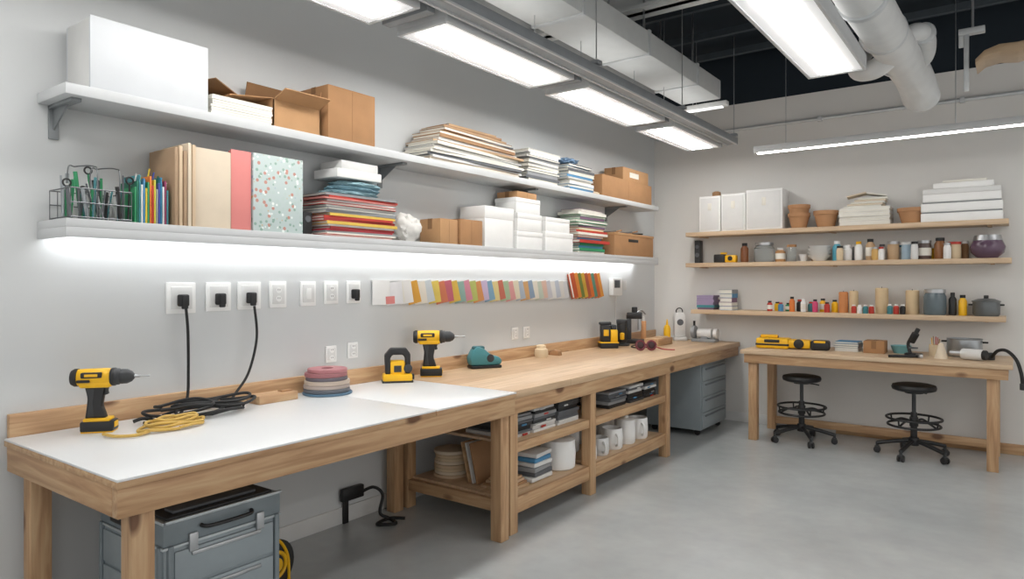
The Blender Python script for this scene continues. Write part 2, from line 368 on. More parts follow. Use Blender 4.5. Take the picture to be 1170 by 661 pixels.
stack('book_stack', .02, 4.45, .27, 4.95, U, books(12, [WHT2, PAPER, GR2, BLUE, GR, WHITE]), .015)
zb = stack('book_stack', .02, 5.05, .27, 5.50, U, books(10, [WHT2, BLUE, GR2, PAPER, BR2, WHITE]), .02)
o = Obj('blue_cloth_bundle'); o.blob((.15, 5.2, zb+.03), .08, mt('7d99b5', .8), (1.2, 1.5, .4), floor=zb+.001); o.done()
carton('cardboard_box', .03, 5.64, .28, 6.72, U, .20, CARD, label=False)
carton('cardboard_box', .05, 6.1, .26, 6.68, U+.202, .13, CARD2, label=True)
o = Obj('kraft_envelope'); o.box((.15, 5.57, U+.012), (.22, .11, .02), KRAFT, .002); o.box((.15, 5.57, U+.024), (.2, .09, .004), PAPER); o.done()

# lower shelf goods
Lz = 1.76
w = mt('6d7072', .4, metal=.7)
o = Obj('wire_desk_organizer')
for x in (.05, .26):
    for z in (.01, .07, .13): o.tube([(x, 1.19, Lz+z), (x, 1.43, Lz+z)], .0028, w, smooth=False, seg=6)
    for y in [1.19+.03*i for i in range(9)]: o.tube([(x, y, Lz), (x, y, Lz+.13)], .0018, w, smooth=False, seg=6)
for y in (1.19, 1.31, 1.43):
    for z in (.01, .13): o.tube([(.05, y, Lz+z), (.26, y, Lz+z)], .0028, w, smooth=False, seg=6)
for y in (1.24, 1.33): o.tube([(.1, y, Lz+.005), (.1, y, Lz+.22), (.1, y+.03, Lz+.24), (.2, y+.06, Lz+.235), (.24, y+.06, Lz+.2), (.24, y+.06, Lz+.005)], .0028, w, seg=6)
o.b2(.05, 1.19, Lz, .26, 1.43, Lz+.004, w)
SIL = mt('9fa4a8', .35, metal=.5)
for i in range(34):
    x = random.uniform(.07, .25); y = 1.205+i*.0066; hh = random.uniform(.12, .22); m = random.choice([GREEN, SIL, SIL, BLACK, GR2, TEAL, GREEN, WHT2])
    tx = random.uniform(-.015, .015); ty = random.uniform(-.04, .02)
    o.tube([(x, y, Lz+.008), (x+tx, y+ty, Lz+hh)], random.choice([.004, .006, .008]), m, smooth=False)
    if i % 11 == 0: o.ring((x+tx, y+ty, Lz+hh+.012), .015, .004, BLACK, rot=(0, R(90), 0), seg=16)
o.done()
o = Obj('colored_file_row')
cols = [GREEN, mt('1f6b54', .5), TEAL, WHT2, BLUE, mt('d9c03c', .5), GREEN, ORG, RED, mt('c9c348', .5), SIL, mt('3f4f9a', .5), mt('2f7a9a', .5), WHT2, mt('8a3a5a', .5), TEAL]
for i, m in enumerate(cols):
    hh = .16+.014*((i*7) % 5)
    o.box((.17, 1.452+i*.0095, Lz+hh/2), (.16, .0072, hh), m, .001)
    if i % 2: o.tube([(.22, 1.452+i*.0095, Lz+hh-.01), (.23, 1.456+i*.0095, Lz+hh+.035)], .0035, cols[(i*3) % 16], smooth=False, seg=8)
o.done()
o = Obj('portfolio_folder_group')
CR = mt('cdb597', .7, var=.03); CR2 = mt('d9cab4', .7, var=.03); CR3 = mt('a58a6e', .7)
for i, (m, hh) in enumerate(((CR3, .36), (CR, .37), (CR3, .35), (CR2, .39), (CR, .385))):
    o.box((.15, 1.625+i*.021, Lz+hh/2), (.24, .015, hh), m, .001)
o.box((.245, 1.815, Lz+.19), (.012, .185, .38), CR2, .001); o.box((.225, 1.815, Lz+.185), (.008, .185, .37), CR3, .001)
o.done()
o = Obj('pink_folder'); o.box((.24, 1.967, Lz+.2), (.012, .11, .4), PINK, .001); o.box((.225, 1.967, Lz+.197), (.008, .11, .394), mt('c76f6c', .6), .001); o.done()
o = Obj('floral_pattern_board'); o.box((.245, 2.18, Lz+.2), (.02, .30, .4), floral(), .001); o.box((.232, 2.18, Lz+.201), (.006, .302, .402), WHT2, .001); o.done()
o = Obj('small_black_speaker'); o.b2(.14, 2.36, Lz, .22, 2.42, Lz+.13, BLACK, .005); o.cyl((.222, 2.39, Lz+.09), .018, .004, GR2, 'x'); o.done()
REDS = [RED, mt('a8333f', .6), mt('d9b752', .6), WHT2, PAPER, mt('c98078', .6), mt('9c2d2d', .6), RED, GR]
zz = stack('folder_stack', .02, 2.46, .28, 3.02, Lz, books(18, REDS, (.009, .018), (.9, 1)), .02)
o = Obj('folded_blue_cloth')
cl = mt('8aaab3', .9, bump=.5, scale=20); cl2 = mt('7c9fac', .9, bump=.5, scale=16)
for k in range(3): o.blob((.15+.01*(k-1), 2.75+.015*k, zz+.021+.026*k), .1, cl if k != 1 else cl2, (1.05-.03*k, 2.0-.12*k, .24), amp=.22, fr=2.5, floor=zz+.001, seed=k*3)
o.done()
o = Obj('white_box_stack')
h2 = min(2.258-(zz+.10), .1)
o.b2(.05, 2.56, zz+.10, .26, 2.9, zz+.10+h2*.5, WHITE, .003); o.b2(.06, 2.6, zz+.1005+h2*.5, .25, 2.88, zz+.10+h2, WHT2, .003); o.done()
fb = mt('d3d1cc', .9)
o = Obj('crumpled_fabric_bundle'); o.blob((.17, 3.19, Lz+.085), .085, fb, (1.05, 1.25, 1.1), amp=.4, fr=1.3, floor=Lz+.001, seed=2); o.done()
carton('cardboard_box', .08, 3.42, .27, 3.60, Lz, .17, CARD2); carton('cardboard_box', .06, 3.615, .28, 3.86, Lz, .18, CARD)
lidbox('white_storage_box', .03, 3.90, .27, 4.26, Lz, .30)
lidbox('white_storage_box', .04, 4.30, .27, 4.66, Lz, .14); lidbox('white_storage_box', .03, 4.31, .27, 4.65, Lz+.141, .14); lidbox('white_storage_box', .05, 4.3, .26, 4.64, Lz+.282, .12)
carton('cardboard_box', .05, 4.33, .25, 4.60, Lz+.403, .05, CARD2)
lidbox('white_storage_box', .03, 4.70, .27, 5.14, Lz, .16); lidbox('white_storage_box', .04, 4.72, .26, 5.1, Lz+.161, .12)
stack('colored_book_stack', .02, 5.22, .27, 5.78, Lz, books(17, [RED, ORG, mt('e3c15a', .6), GR2, PAPER, BLUE, GREEN, BLACK, PURP], (.018, .028), (.75, 1)), .025)
o = Obj('cardboard_box'); o.b2(.03, 5.9, Lz, .27, 6.78, Lz+.22, CARD, .004); o.b2(.268, 6.2, Lz+.14, .2715, 6.42, Lz+.17, BLACK, .001); o.b2(.025, 5.895, Lz+.2, .275, 6.785, Lz+.224, CARD2, .003); o.done()
o = Obj('hand_tool_bundle')
for i in range(7): o.tube([(.08+.02*i, 5.95+.08*i, Lz+.233), (.12+.02*i, 6.1+.08*i, Lz+.24+.012*(i % 3))], .008, [BLACK, GR2, BR][i % 3], smooth=False)
o.done()

# ---------------------------------------------------------------- outlets + swatches
def plate(name, y, z, w, h, kind):
    o = Obj(name)
    o.box((.007, y, z), (.012, w, h), WHITE, .004); o.box((.014, y, z), (.006, w*.72, h*.72), WHT2, .002)
    if kind == 'plug':
        o.box((.03, y, z-.012), (.035, .05, .06), BLACK, .008); o.box((.045, y, z-.02), (.02, .03, .07), BLACK, .006)
    elif kind == 'duplex':
        for dz in (-.024, .024):
            o.cyl((.017, y, z+dz), .017, .004, WHITE, 'x')
            for dy in (-.006, .006): o.box((.0195, y+dy, z+dz+.003), (.002, .0025, .009), BLACK)
    else: o.box((.018, y, z), (.006, w*.3, h*.45), WHITE, .002)
    return o.done()
plate('wall_outlet', 1.785, 1.42, .15, .155, 'plug'); plate('wall_outlet', 1.985, 1.423, .14, .15, 'plug'); plate('wall_outlet', 2.165, 1.426, .14, .15, 'plug')
plate('wall_outlet', 2.345, 1.43, .11, .15, 'duplex'); plate('light_switch', 2.55, 1.432, .11, .145, 'sw'); plate('wall_outlet', 2.72, 1.436, .105, .14, 'duplex'); plate('wall_outlet', 2.895, 1.437, .11, .14, 'plug')
plate('wall_outlet', 2.72, 1.06, .08, .10, 'duplex'); plate('wall_outlet', 2.89, 1.07, .08, .10, 'duplex')
plate('wall_outlet', 4.63, 1.07, .09, .10, 'duplex'); plate('wall_outlet', 4.80, 1.07, .09, .10, 'duplex')
BT = .857
o = Obj('power_cord')
o.tube([(.055, 1.785, 1.37), (.065, 1.79, 1.25), (.05, 1.80, 1.05), (.06, 1.79, .93), (.10, 1.74, BT+.012), (.2, 1.65, BT+.01), (.3, 1.52, BT+.01), (.30, 1.46, BT+.01)], .007, RUB)
o.tube([(.055, 2.165, 1.37), (.07, 2.17, 1.2), (.06, 2.13, 1.02), (.07, 2.05, .92), (.13, 1.95, BT+.012), (.25, 1.8, BT+.011), (.32, 1.62, BT+.01), (.22, 1.5, BT+.01)], .007, RUB)
for k, (cx, cy, rx, ry) in enumerate(((.2, 1.78, .10, .2), (.22, 1.82, .12, .16), (.18, 1.72, .09, .2), (.2, 1.92, .1, .14), (.17, 1.86, .08, .2), (.24, 1.68, .1, .13))):
    o.tube([(cx+rx*math.cos(a*math.pi/6+k), cy+ry*math.sin(a*math.pi/6+k), BT+.009+.011*k+.008*math.sin(a*1.3+k)+.006) for a in range(13)], .0075, RUB, n=5)
o.tube([(.2, 1.56, BT+.01), (.22, 1.50, BT+.03), (.21, 1.46, BT+.02)], .008, RUB)
o.done()
o = Obj('yellow_extension_cord')
yc = mt('c9a552', .5)
for k in range(4): o.tube([(.39+(.07-.01*k)*math.cos(a*math.pi/6+k), 1.54+.02*(k % 2)+(.14-.015*k)*math.sin(a*math.pi/6+k), BT+.01+.011*k+.004*math.sin(a*2)+.003) for a in range(13)], .0068, yc, n=5)
o.tube([(.42, 1.43, BT+.01), (.45, 1.36, BT+.01), (.40, 1.30, BT+.01), (.32, 1.29, BT+.01)], .0068, yc)
o.done()
o = Obj('color_swatch_display')
pal = ['e0dedb', 'd9a03c', 'e6e0d4', 'c9d0d4', 'dcc45f', 'cf7a58', 'c06474', 'd9b64e', '8fb0a8', 'd08a9c', 'b3bd6a', 'd4935a', 'c4b3cf', '7ea6c0', 'dccd90', 'c46f5c', 'a5bd9c', 'd99c9c', 'e0d8c0', 'acb8c6', 'd0a470', '8aa0b8', 'e2ddd0', 'bfcabb', 'd8b8a8', 'c8c8ce', 'e0dfdc', 'bcc4d0', 'd8d6d2', 'd0d2d4']
o.b2(.001, 3.05, 1.505, .016, 5.46, 1.515, WHITE)
o.box((.02, 3.12, 1.43), (.003, .14, .16), WHITE, 0, (0, 0, -.1)); o.box((.03, 3.23, 1.425), (.003, .13, .15), mt('e4e4e6', .7), 0, (.08, 0, -.15))
o.box((.033, 3.19, 1.38), (.002, .07, .05), PINK, 0, (.05, 0, -.15))
for i, hx in enumerate(pal):
    y = 3.33+i*.070
    o.box((.034, y, 1.432-.004*(i % 3)), (.002, .10, .155), mt(hx, .6, var=.03), 0, (.16+.08*(i % 2), 0, -.32))
    o.box((.034+.0015, y-.03, 1.432), (.0015, .02, .14), PAPER, 0, (.16, 0, -.32))
o.done()
o = Obj('color_swatch_fan')
for i, hx in enumerate(['c0562f', 'd88a3a', '6f7f3a', 'c9a13a', 'a8563a', 'd3702f', '5f8f7a', 'c76a3a', 'd9953f']):
    o.box((.034, 5.52+i*.062, 1.465), (.003, .085, .24), mt(hx, .6), 0, (.26, 0, -.3)); o.box((.036, 5.49+i*.062, 1.465), (.002, .016, .23), PAPER, 0, (.26, 0, -.3))
o.b2(0.001, 5.48, 1.575, .02, 6.06, 1.59, WHITE)
o.done()
o = Obj('wall_thermostat'); o.b2(0.001, 6.28, 1.36, .06, 6.48, 1.54, WHITE, .008); o.b2(.06, 6.3, 1.44, .064, 6.42, 1.52, GR2, .001); o.b2(0.001, 6.5, 1.42, .05, 6.6, 1.52, WHT2, .006); o.tube([(.03, 6.4, 1.36), (.02, 6.41, 1.25), (.02, 6.4, 1.12)], .004, WHT2); o.done()

# ---------------------------------------------------------------- benches
TH = .857; XF = 1.035; XW = 1.0
o = Obj('white_top_workbench')
for y0, y1 in ((1.03, 2.55), (2.556, 3.24)):
    o.b2(.034, y0, .826, XF, y1, .848, WY, .002); o.b2(.034, y0+.001, .848, XF-.001, y1-.001, TH, LAM, .002)
o.b2(.985, 1.035, .725, 1.027, 3.235, .826, WY, .004); o.b2(.05, 1.035, .725, .985, 1.07, .826, WX, .004); o.b2(.05, 1.07, .74, .085, 3.235, .826, WY)
for y in (1.8, 2.5): o.b2(.085, y, .75, .985, y+.04, .826, WX)
for x in (.06, .925):
    for y in (1.09, 3.13): o.b2(x, y, 0, x+.078, y+.078, .73, WZ, .004)
o.b2(.001, 1.05, .78, .030, 3.243, .95, WY, .003)
o.done()
o = Obj('wooden_workbench')
o.b2(.001, 3.246, .78, .030, 7.38, .95, WY, .003)
o.b2(.032, 3.245, .812, XW, 7.38, TH, BUT, .003)
o.b2(.95, 3.25, .715, .988, 7.36, .812, WY, .004); o.b2(.05, 3.25, .72, .95, 3.285, .812, WX, .003); o.b2(.05, 3.285, .72, .085, 7.36, .812, WY)
for y in (3.25, 4.20, 5.50): o.b2(.905, y, 0, .98, y+.078, .715, WZ, .004)
for y in (3.25, 4.20, 5.50, 7.28): o.b2(.06, y, 0, .135, y+.078, .72, WZ, .004)
for y in (4.22, 5.52): o.b2(.135, y, .12, .905, y+.04, .19, WX, .002); o.b2(.135, y, .46, .905, y+.04, .52, WX, .002)
o.b2(.135, 3.255, .12, .905, 3.295, .19, WX, .002)
for y0, y1 in ((3.328, 4.2), (4.278, 5.5)):
    o.b2(.14, y0, .185, .945, y1, .205, PLY, .002); o.b2(.945, y0, .11, .97, y1, .205, WY, .002)
    o.b2(.14, y0, .515, .945, y1, .533, PLY, .002); o.b2(.945, y0, .475, .97, y1, .533, WY, .002)
o.b2(.135, 3.295, .185, .905, 3.328, .205, PLY)
o.done()
BS = .205; MS = .533
o = Obj('wooden_desk')
o.b2(1.27, 6.54, .82, 3.37, 7.35, TH, LWX, .004)
o.b2(1.30, 6.565, .735, 3.34, 6.60, .82, WX, .003); o.b2(1.33, 7.27, .735, 3.31, 7.30, .82, WX, .003)
o.b2(1.30, 6.60, .735, 1.33, 7.27, .82, WY, .003); o.b2(3.31, 6.60, .735, 3.34, 7.27, .82, WY, .003)
for x in (1.33, 3.20):
    for y in (6.60, 7.215): o.b2(x, y, 0, x+.078, y+.078, .74, WZ, .004)
o.b2(1.41, 7.235, .06, 3.20, 7.27, .13, WX, .003)
o.done()

# ---------------------------------------------------------------- power tools
def drill(name, loc, rz, s=1.0):
    o = Obj(name, loc, rz, s)
    o.box((.0, 0, .026), (.125, .078, .044), BLACK, .008); o.box((.0, 0, .004), (.12, .072, .008), YEL, .003); o.box((-.002, 0, .052), (.10, .07, .014), YEL, .005)
    o.box((.055, 0, .03), (.02, .05, .024), YEL, .004)
    o.prism([(-.05, .055), (.03, .055), (.022, .08), (.012, .11), (.022, .17), (.03, .195), (-.052, .195), (-.040, .14), (-.045, .09)], .04, BLACK, .008)
    o.prism([(-.04, .06), (-.012, .06), (-.018, .12), (-.012, .18), (-.045, .18), (-.034, .13)], .044, DK, .006)
    o.prism([(.02, .15), (.036, .155), (.032, .17), (.038, .19), (.02, .192)], .02, DK, .003)
    o.lathe([(0, -.095), (.026, -.093), (.034, -.08), (.036, -.05), (.037, .03), (.034, .05)], YEL, (0, 0, .225), (0, R(90), 0), sc=(1, .95, 1))
    o.box((-.01, 0, .198), (.12, .06, .03), YEL, .01); o.box((-.02, 0, .236), (.08, .078, .024), BLACK, .006); o.box((-.02, 0, .236), (.05, .0795, .012), YEL, .002)
    o.box((-.05, 0, .212), (.05, .076, .012), BLACK, .004)
    o.lathe([(0, -.012), (.03, -.012), (.037, 0), (.037, .012), (.03, .014)], BLACK, (-.09, 0, .225), (0, R(90), 0))
    o.lathe([(.034, .05), (.035, .055), (.034, .075), (.030, .08), (.031, .085), (.030, .105), (.022, .122), (.010, .132), (0, .133)], DK, (0, 0, .225), (0, R(90), 0))
    o.lathe([(.0365, .046), (.038, .052), (.038, .06), (.035, .064)], BLACK, (0, 0, .225), (0, R(90), 0))
    o.lathe([(.006, .13), (.006, .15), (.003, .155), (.003, .19), (0, .193)], STEEL, (0, 0, .225), (0, R(90), 0), seg=10)
    return o.done()
drill('cordless_drill', (.20, 1.325, TH), R(50), 1.04)
drill('cordless_drill', (.17, 3.44, TH), R(42), 1.2)
def jigsaw(name, loc, rz, s=1):
    o = Obj(name, loc, rz, s)
    o.box((0, 0, .025), (.17, .10, .05), YEL, .012); o.box((0, 0, .006), (.18, .105, .012), BLACK, .004)
    o.prism([(-.07, .045), (-.075, .16), (-.04, .20), (.05, .20), (.075, .165), (.075, .05), (.045, .05), (.045, .14), (.03, .16), (-.03, .16), (-.042, .14), (-.04, .045)], .06, BLACK, .008)
    o.box((-.0, 0, .085), (.085, .07, .085), YEL, .012); o.box((.0, 0, .08), (.045, .074, .04), DK, .004); o.cyl((.06, 0, .08), .025, .075, DK, 'y', bev=.004)
    o.box((.09, 0, .03), (.015, .05, .03), BLACK, .003)
    return o.done()
jigsaw('cordless_jigsaw', (.17, 3.12, TH), R(50), 1.1)
o = Obj('sanding_disc_stack', (.175, 2.555, TH))
zc = 0
for r, h, m in ((.14, .014, mt('4f6f86', .5)), (.13, .022, mt('5b6068', .5)), (.13, .022, mt('a89a92', .5)), (.128, .024, mt('b8a89a', .5)), (.118, .02, mt('5f5a62', .5)), (.12, .024, mt('9a6468', .5)), (.112, .022, mt('a86e72', .5))):
    o.lathe([(.035, zc), (r-.003, zc), (r, zc+.003), (r, zc+h-.004), (r-.003, zc+h-.001), (.035, zc+h-.001), (.035, zc)], m, c=(random.uniform(-.006, .006), random.uniform(-.006, .006), 0), seg=36); zc += h
o.done()
o = Obj('wooden_block', (.14, 2.22, TH)); o.box((0, 0, .022), (.12, .24, .044), WY, .003); o.box((.0, .08, .047), (.04, .07, .008), BR, .002); o.done()
o = Obj('palm_sander', (.17, 4.02, TH), R(60))
o.box((0, 0, .012), (.24, .11, .02), BLACK, .006); o.prism([(-.12, .022), (.12, .022), (.13, .06), (.10, .085), (.04, .10), (-.02, .15), (-.07, .165), (-.10, .14), (-.13, .08)], .10, TEAL, .018); o.cyl((.03, 0, .075), .03, .106, DK, 'y', bev=.004); o.box((-.05, 0, .15), (.09, .06, .03), mt('2c5f66', .5), .012); o.done()
o = Obj('small_beige_jar', (.12, 4.86, TH)); o.lathe([(0, 0), (.05, 0), (.06, .03), (.055, .07), (.04, .08), (.04, .1), (.02, .11), (0, .11)], KRAFT); o.done()
o = Obj('tape_dispenser', (.12, 5.08, TH)); o.prism([(-.06, 0), (.06, 0), (.05, .04), (0, .05), (-.05, .03)], .05, BR, .006); o.done()
o = Obj('cordless_tool_charger', (.17, 5.96, TH), R(40))
o.box((0, 0, .03), (.18, .14, .06), BLACK, .01); o.box((-.03, 0, .14), (.09, .11, .17), BLACK, .012); o.box((.05, .0, .12), (.07, .11, .12), YEL, .01); o.box((-.03, 0, .24), (.12, .05, .03), DK, .01); o.box((.05, 0, .2), (.05, .09, .05), DK, .01); o.box((0, 0, .055), (.184, .144, .012), YEL, .003); o.box((-.03, -.057, .15), (.05, .006, .06), YEL, .002); o.done()
o = Obj('router_tool', (.17, 6.25, TH), R(30))
o.cyl((0, 0, .012), .08, .02, DK, bev=.004); o.cyl((0, 0, .13), .05, .2, BLACK, bev=.01); o.cyl((0, 0, .24), .055, .05, DK, bev=.01); o.cyl((0, .08, .1), .022, .07, YEL, bev=.01); o.cyl((0, -.08, .1), .022, .07, YEL, bev=.01); o.box((0, 0, .1), (.04, .15, .03), GR2, .005); o.done()
o = Obj('bench_clamp_press', (.15, 6.58, TH), R(20))
o.box((0, 0, .02), (.22, .18, .04), BLACK, .006); o.box((-.06, 0, .16), (.05, .06, .28), DK, .008); o.box((0, 0, .29), (.16, .07, .07), BLACK, .012); o.cyl((.05, 0, .2), .02, .12, STEEL); o.tube([(0, .04, .3), (.06, .1, .34), (.1, .14, .3)], .008, STEEL); o.cyl((-.0, 0, .35), .03, .06, BLACK, bev=.006); o.done()
o = Obj('wooden_block', (.42, 6.58, TH)); o.box((0, 0, .035), (.16, .34, .07), WY, .004); o.box((0, .05, .075), (.1, .16, .01), PLY, .002); o.done()
o = Obj('glue_bottle', (.34, 6.98, TH)); o.lathe([(0, 0), (.035, 0), (.037, .01), (.037, .14), (.028, .17), (.012, .18), (.012, .2), (.004, .24), (0, .24)], YEL); o.done()
o = Obj('paint_roller', (.12, 6.86, TH)); o.cyl((0, 0, .11), .028, .22, mt('d8a070', .6), bev=.004); o.cyl((0, 0, .24), .012, .05, WHITE); o.done()
o = Obj('white_air_filter_lamp', (.38, 7.22, TH), R(35))
o.box((0, 0, .02), (.15, .15, .04), WHT2, .01); o.prism([(-.06, .04), (.06, .04), (.06, .27), (.035, .31), (-.035, .31), (-.06, .27)], .09, WHT2, .012); o.cyl((0, -.047, .2), .035, .01, GR2, 'y'); o.ring((0, 0, .32), .035, .006, BLACK, rot=(R(90), 0, 0)); o.done()
o = Obj('bench_grinder', (.68, 7.2, TH), R(0))
o.box((0, 0, .015), (.26, .14, .03), GR, .006); o.cyl((0, 0, .09), .05, .16, WHT2, 'x', bev=.01); o.cyl((-.12, 0, .1), .07, .04, GR, 'x', bev=.006); o.cyl((.12, 0, .09), .055, .04, WHT2, 'x', bev=.006); o.box((0, 0, .05), (.08, .08, .06), GR, .01); o.cyl((-.12, 0, .19), .012, .06, BLACK); o.done()
o = Obj('safety_goggles', (.60, 5.90, TH), R(40), 1.15)
MR = mt('6b2230', .35)
for sx in (-1, 1): o.ring((sx*.045, 0, .045), .036, .008, MR, rot=(R(80), 0, 0)); o.sph((sx*.045, .004, .045), .034, mt('3a2226', .15), (1, .15, 1))
o.box((0, 0, .053), (.03, .012, .012), MR, .003); o.tube([(.085, 0, .048), (.1, .08, .03), (.06, .17, .012), (-.06, .17, .012), (-.1, .08, .03), (-.085, 0, .048)], .006, BLACK); o.tube([(.09, .03, .03), (.16, .05, .008), (.24, 0.0, .008)], .005, mt('b04a4a', .5)); o.done()

# ---------------------------------------------------------------- under-bench
def chest(name, x0, y0, x1, y1, h):
    o = Obj(name); G = mt('959fa4', .4, metal=.15, var=.04); G2 = mt('7c868b', .45, metal=.15); ED = mt('b9c0c3', .35, metal=.4)
    o.b2(x0, y0, .02, x1, y1, h-.1, G, .01); o.b2(x0-.006, y0-.006, h-.105, x1+.006, y1+.006, h-.01, G2, .012)
    o.b2(x0+.02, y0+.02, h-.012, x1-.02, y1-.02, h, DK, .006)
    o.b2(x1-.004, y0-.008, h-.016, x1+.010, y1+.008, h-.004, ED, .003); o.b2(x0-.008, y0-.010, h-.016, x1+.010, y0+.004, h-.004, ED, .003)
    o.b2(x1+.002, y0-.006, h-.112, x1+.010, y1+.006, h-.102, ED, .002); o.b2(x0, y0-.010, h-.112, x1+.010, y0-.002, h-.102, ED, .002)
    zs = [.05, .19, .34, h-.115]
    for a, b in zip(zs, zs[1:]):
        o.b2(x1-.002, y0+.035, a, x1+.012, y1-.035, b-.012, G, .006); o.b2(x1+.012, y0+.1, b-.04, x1+.022, y1-.1, b-.025, STEEL, .003)
        o.b2(x0+.035, y0-.010, a, x1-.035, y0+.002, b-.012, G, .006)
    for y in (y0+.01, y1-.03): o.b2(x1-.005, y, .02, x1+.016, y+.022, h-.1, G2, .004)
    for x in (x0+.01, x1-.03): o.b2(x, y0-.016, .02, x+.022, y0+.005, h-.1, G2, .004)
    for y in (y0+.09, y1-.12): o.b2(x1+.005, y, h-.14, x1+.02, y+.035, h-.07, STEEL, .003)
    o.tube([(x1+.01, y0+.14, h-.05), (x1+.035, y0+.17, h-.055), (x1+.035, y1-.17, h-.055), (x1+.01, y1-.14, h-.05)], .008, BLACK)
    o.b2(x0+.12, y0-.02, h-.075, x1-.12, y0-.005, h-.05, BLACK, .004)
    for x in (x0+.06, x0+.2, x1-.12):
        o.b2(x, y0+.06, h, x+.07, y1-.08, h+.012, GR2, .004)
    for x in (x0+.03, x1-.06):
        for y in (y0+.03, y1-.06): o.b2(x, y, 0, x+.03, y+.03, .022, BLACK)
    return o.done()
chest('metal_tool_chest', .28, 1.30, .80, 1.80, .60)
o = Obj('extension_cord_reel', (.42, 1.99, .125), R(8))
q = (0, R(90), 0)
o.lathe([(.03, .05), (.115, .05), (.12, .055), (.12, .066), (.115, .07), (.03, .07), (.03, .05)], BLACK, rot=q); o.lathe([(.03, -.05), (.115, -.05), (.12, -.045), (.12, -.035), (.06, -.03), (.06, .05), (.03, .05)], YEL, rot=q)
for k in range(4): o.ring((-.02+.018*k, 0, 0), .088, .010, RUB, rot=q)
o.ring((.07, 0, 0), .06, .010, YEL, rot=q); o.cyl((.01, 0, 0), .035, .14, YEL, 'x')
for sx in (-.055, .072): o.tube([(sx, -.08, -.117), (sx, -.07, .03), (sx, 0, .12), (sx, .07, .03), (sx, .08, -.117)], .008, YEL)
for sy in (-.08, .08): o.tube([(-.055, sy, -.117), (.072, sy, -.117)], .008, YEL, smooth=False)
o.done()
o = Obj('floor_cable_coil')
for k in range(3): o.tube([(.17+(.05+.01*k)*math.cos(a*math.pi/5+k), 1.36+(.09)*math.sin(a*math.pi/5+k), .01+.014*k) for a in range(11)], .007, RUB, n=5)
o.done()
o = Obj('extension_socket_strip')
o.b2(.015, 2.78, .14, .05, 2.95, .22, BLACK, .008); o.b2(.015, 2.80, .0, .03, 2.84, .16, BLACK, .003)
o.tube([(.04, 2.93, .17), (.10, 2.98, .20), (.14, 3.02, .15), (.16, 2.98, .05), (.2, 3.02, .012), (.3, 2.98, .012), (.22, 2.9, .012), (.2, 3.02, .012), (.28, 3.08, .012)], .01, RUB)
o.done()
o = Obj('wood_disc_stack', (.32, 3.48, BS))
for k in range(8): o.cyl((random.uniform(-.006, .006), random.uniform(-.006, .006), .011+.022*k), .115, .021, [CR, CR2, KRAFT][k % 3], bev=.003)
o.done()
o = Obj('picture_frame_boards')
for k in range(3): o.box((.52+.035*k, 3.5, BS+.132), (.012, .24, .26), [WX, WHT2, BR][k], .002, (0, R(-14), 0))
o.done()
o = Obj('plywood_offcut_stack')
for k in range(4): o.box((.77, 3.48, BS+.008+.016*k), (.22-.02*k, .22-.02*k, .015), [PLY, BR, PLY, WY][k], .001, (0, 0, .05*k))
o.done()
o = Obj('white_plastic_cup', (.77, 3.46, BS+.064)); o.lathe([(0, 0), (.03, 0), (.04, .09), (.036, .09), (.028, .004), (0, .004)], WHITE); o.done()
cm = [DK, GR2, BLACK, GR, DK, WHT2, GR2]
def cases(ys, x, zmax, name='tool_case_stack'):
    for y0, y1 in ys:
        o = Obj(name)
        z = MS
        while z < zmax:
            h = random.uniform(.013, .026); m = random.choice(cm); yy = random.uniform(0, .03)
            o.box((x+random.uniform(-.01, .01), (y0+y1)/2, z+h/2), (.36, (y1-y0)-.01-yy, h-.001), m, .003)
            if random.random() < .4: o.box((x+.183, (y0+y1)/2+random.uniform(-.04, .04), z+h/2), (.006, .05, h*.5), random.choice([WHT2, BLUE, GR, RED]), .001)
            z += h
        o.done()
cases(((3.36, 3.60), (3.61, 3.88), (3.89, 4.17)), .72, MS+.14)
cases(((4.62, 4.92), (4.94, 5.22), (5.23, 5.47)), .72, MS+.12)
def mug(name, x, y, z, r, h, m=WHITE, handle=True, lid=False, ha=None):
    o = Obj(name, (x, y, z), random.uniform(-1, .5) if ha is None else ha)
    o.lathe([(0, 0), (r*.85, 0), (r*.96, .012), (r, h*.5), (r*.94, h), (r*.94-.006, h), (r-.008, h*.5), (r*.8, .012), (0, .012)], m)
    if handle: o.tube([(r*.95, 0, h*.22), (r+.035, 0, h*.3), (r+.04, 0, h*.62), (r*.93, 0, h*.78)], .008, m)
    if lid: o.lathe([(0, h+.03), (.02, h+.03), (.02, h+.012), (r*.9, h+.006), (r*.98, h-.0), (r*.98, h-.008)], m)
    return o.done()
mug('white_mug', .85, 4.38, MS, .05, .15, ha=-.9); mug('white_canister', .78, 4.52, MS, .055, .11, WHITE, False, True)
o = Obj('storage_tray_stack')
for k, (m, l) in enumerate(((WHT2, .24), (GR2, .22), (GR, .23), (WHT2, .21), (BLUE, .2), (WHT2, .21))):
    o.box((.77, 3.73+.01*(k % 2), BS+.02+.03*k), (.24, l, .028), m, .006, (0, 0, .05*(k % 3)))
o.done()
o = Obj('clear_parts_bin'); o.box((.48, 3.9, BS+.07), (.22, .26, .14), GR, .01); o.box((.48, 3.9, BS+.155), (.23, .27, .03), WHT2, .01); o.done()
o = Obj('plastic_tool_tray'); o.box((.55, 3.65, BS+.05), (.16, .16, .1), GR2, .01); o.box((.55, 3.65, BS+.11), (.12, .12, .03), WHITE, .006); o.done()
mug('white_bucket', .80, 4.055, BS, .125, .20, WHITE, False, True)
mug('white_mug', .88, 4.365, BS, .05, .10, WHITE, True, ha=-.8)
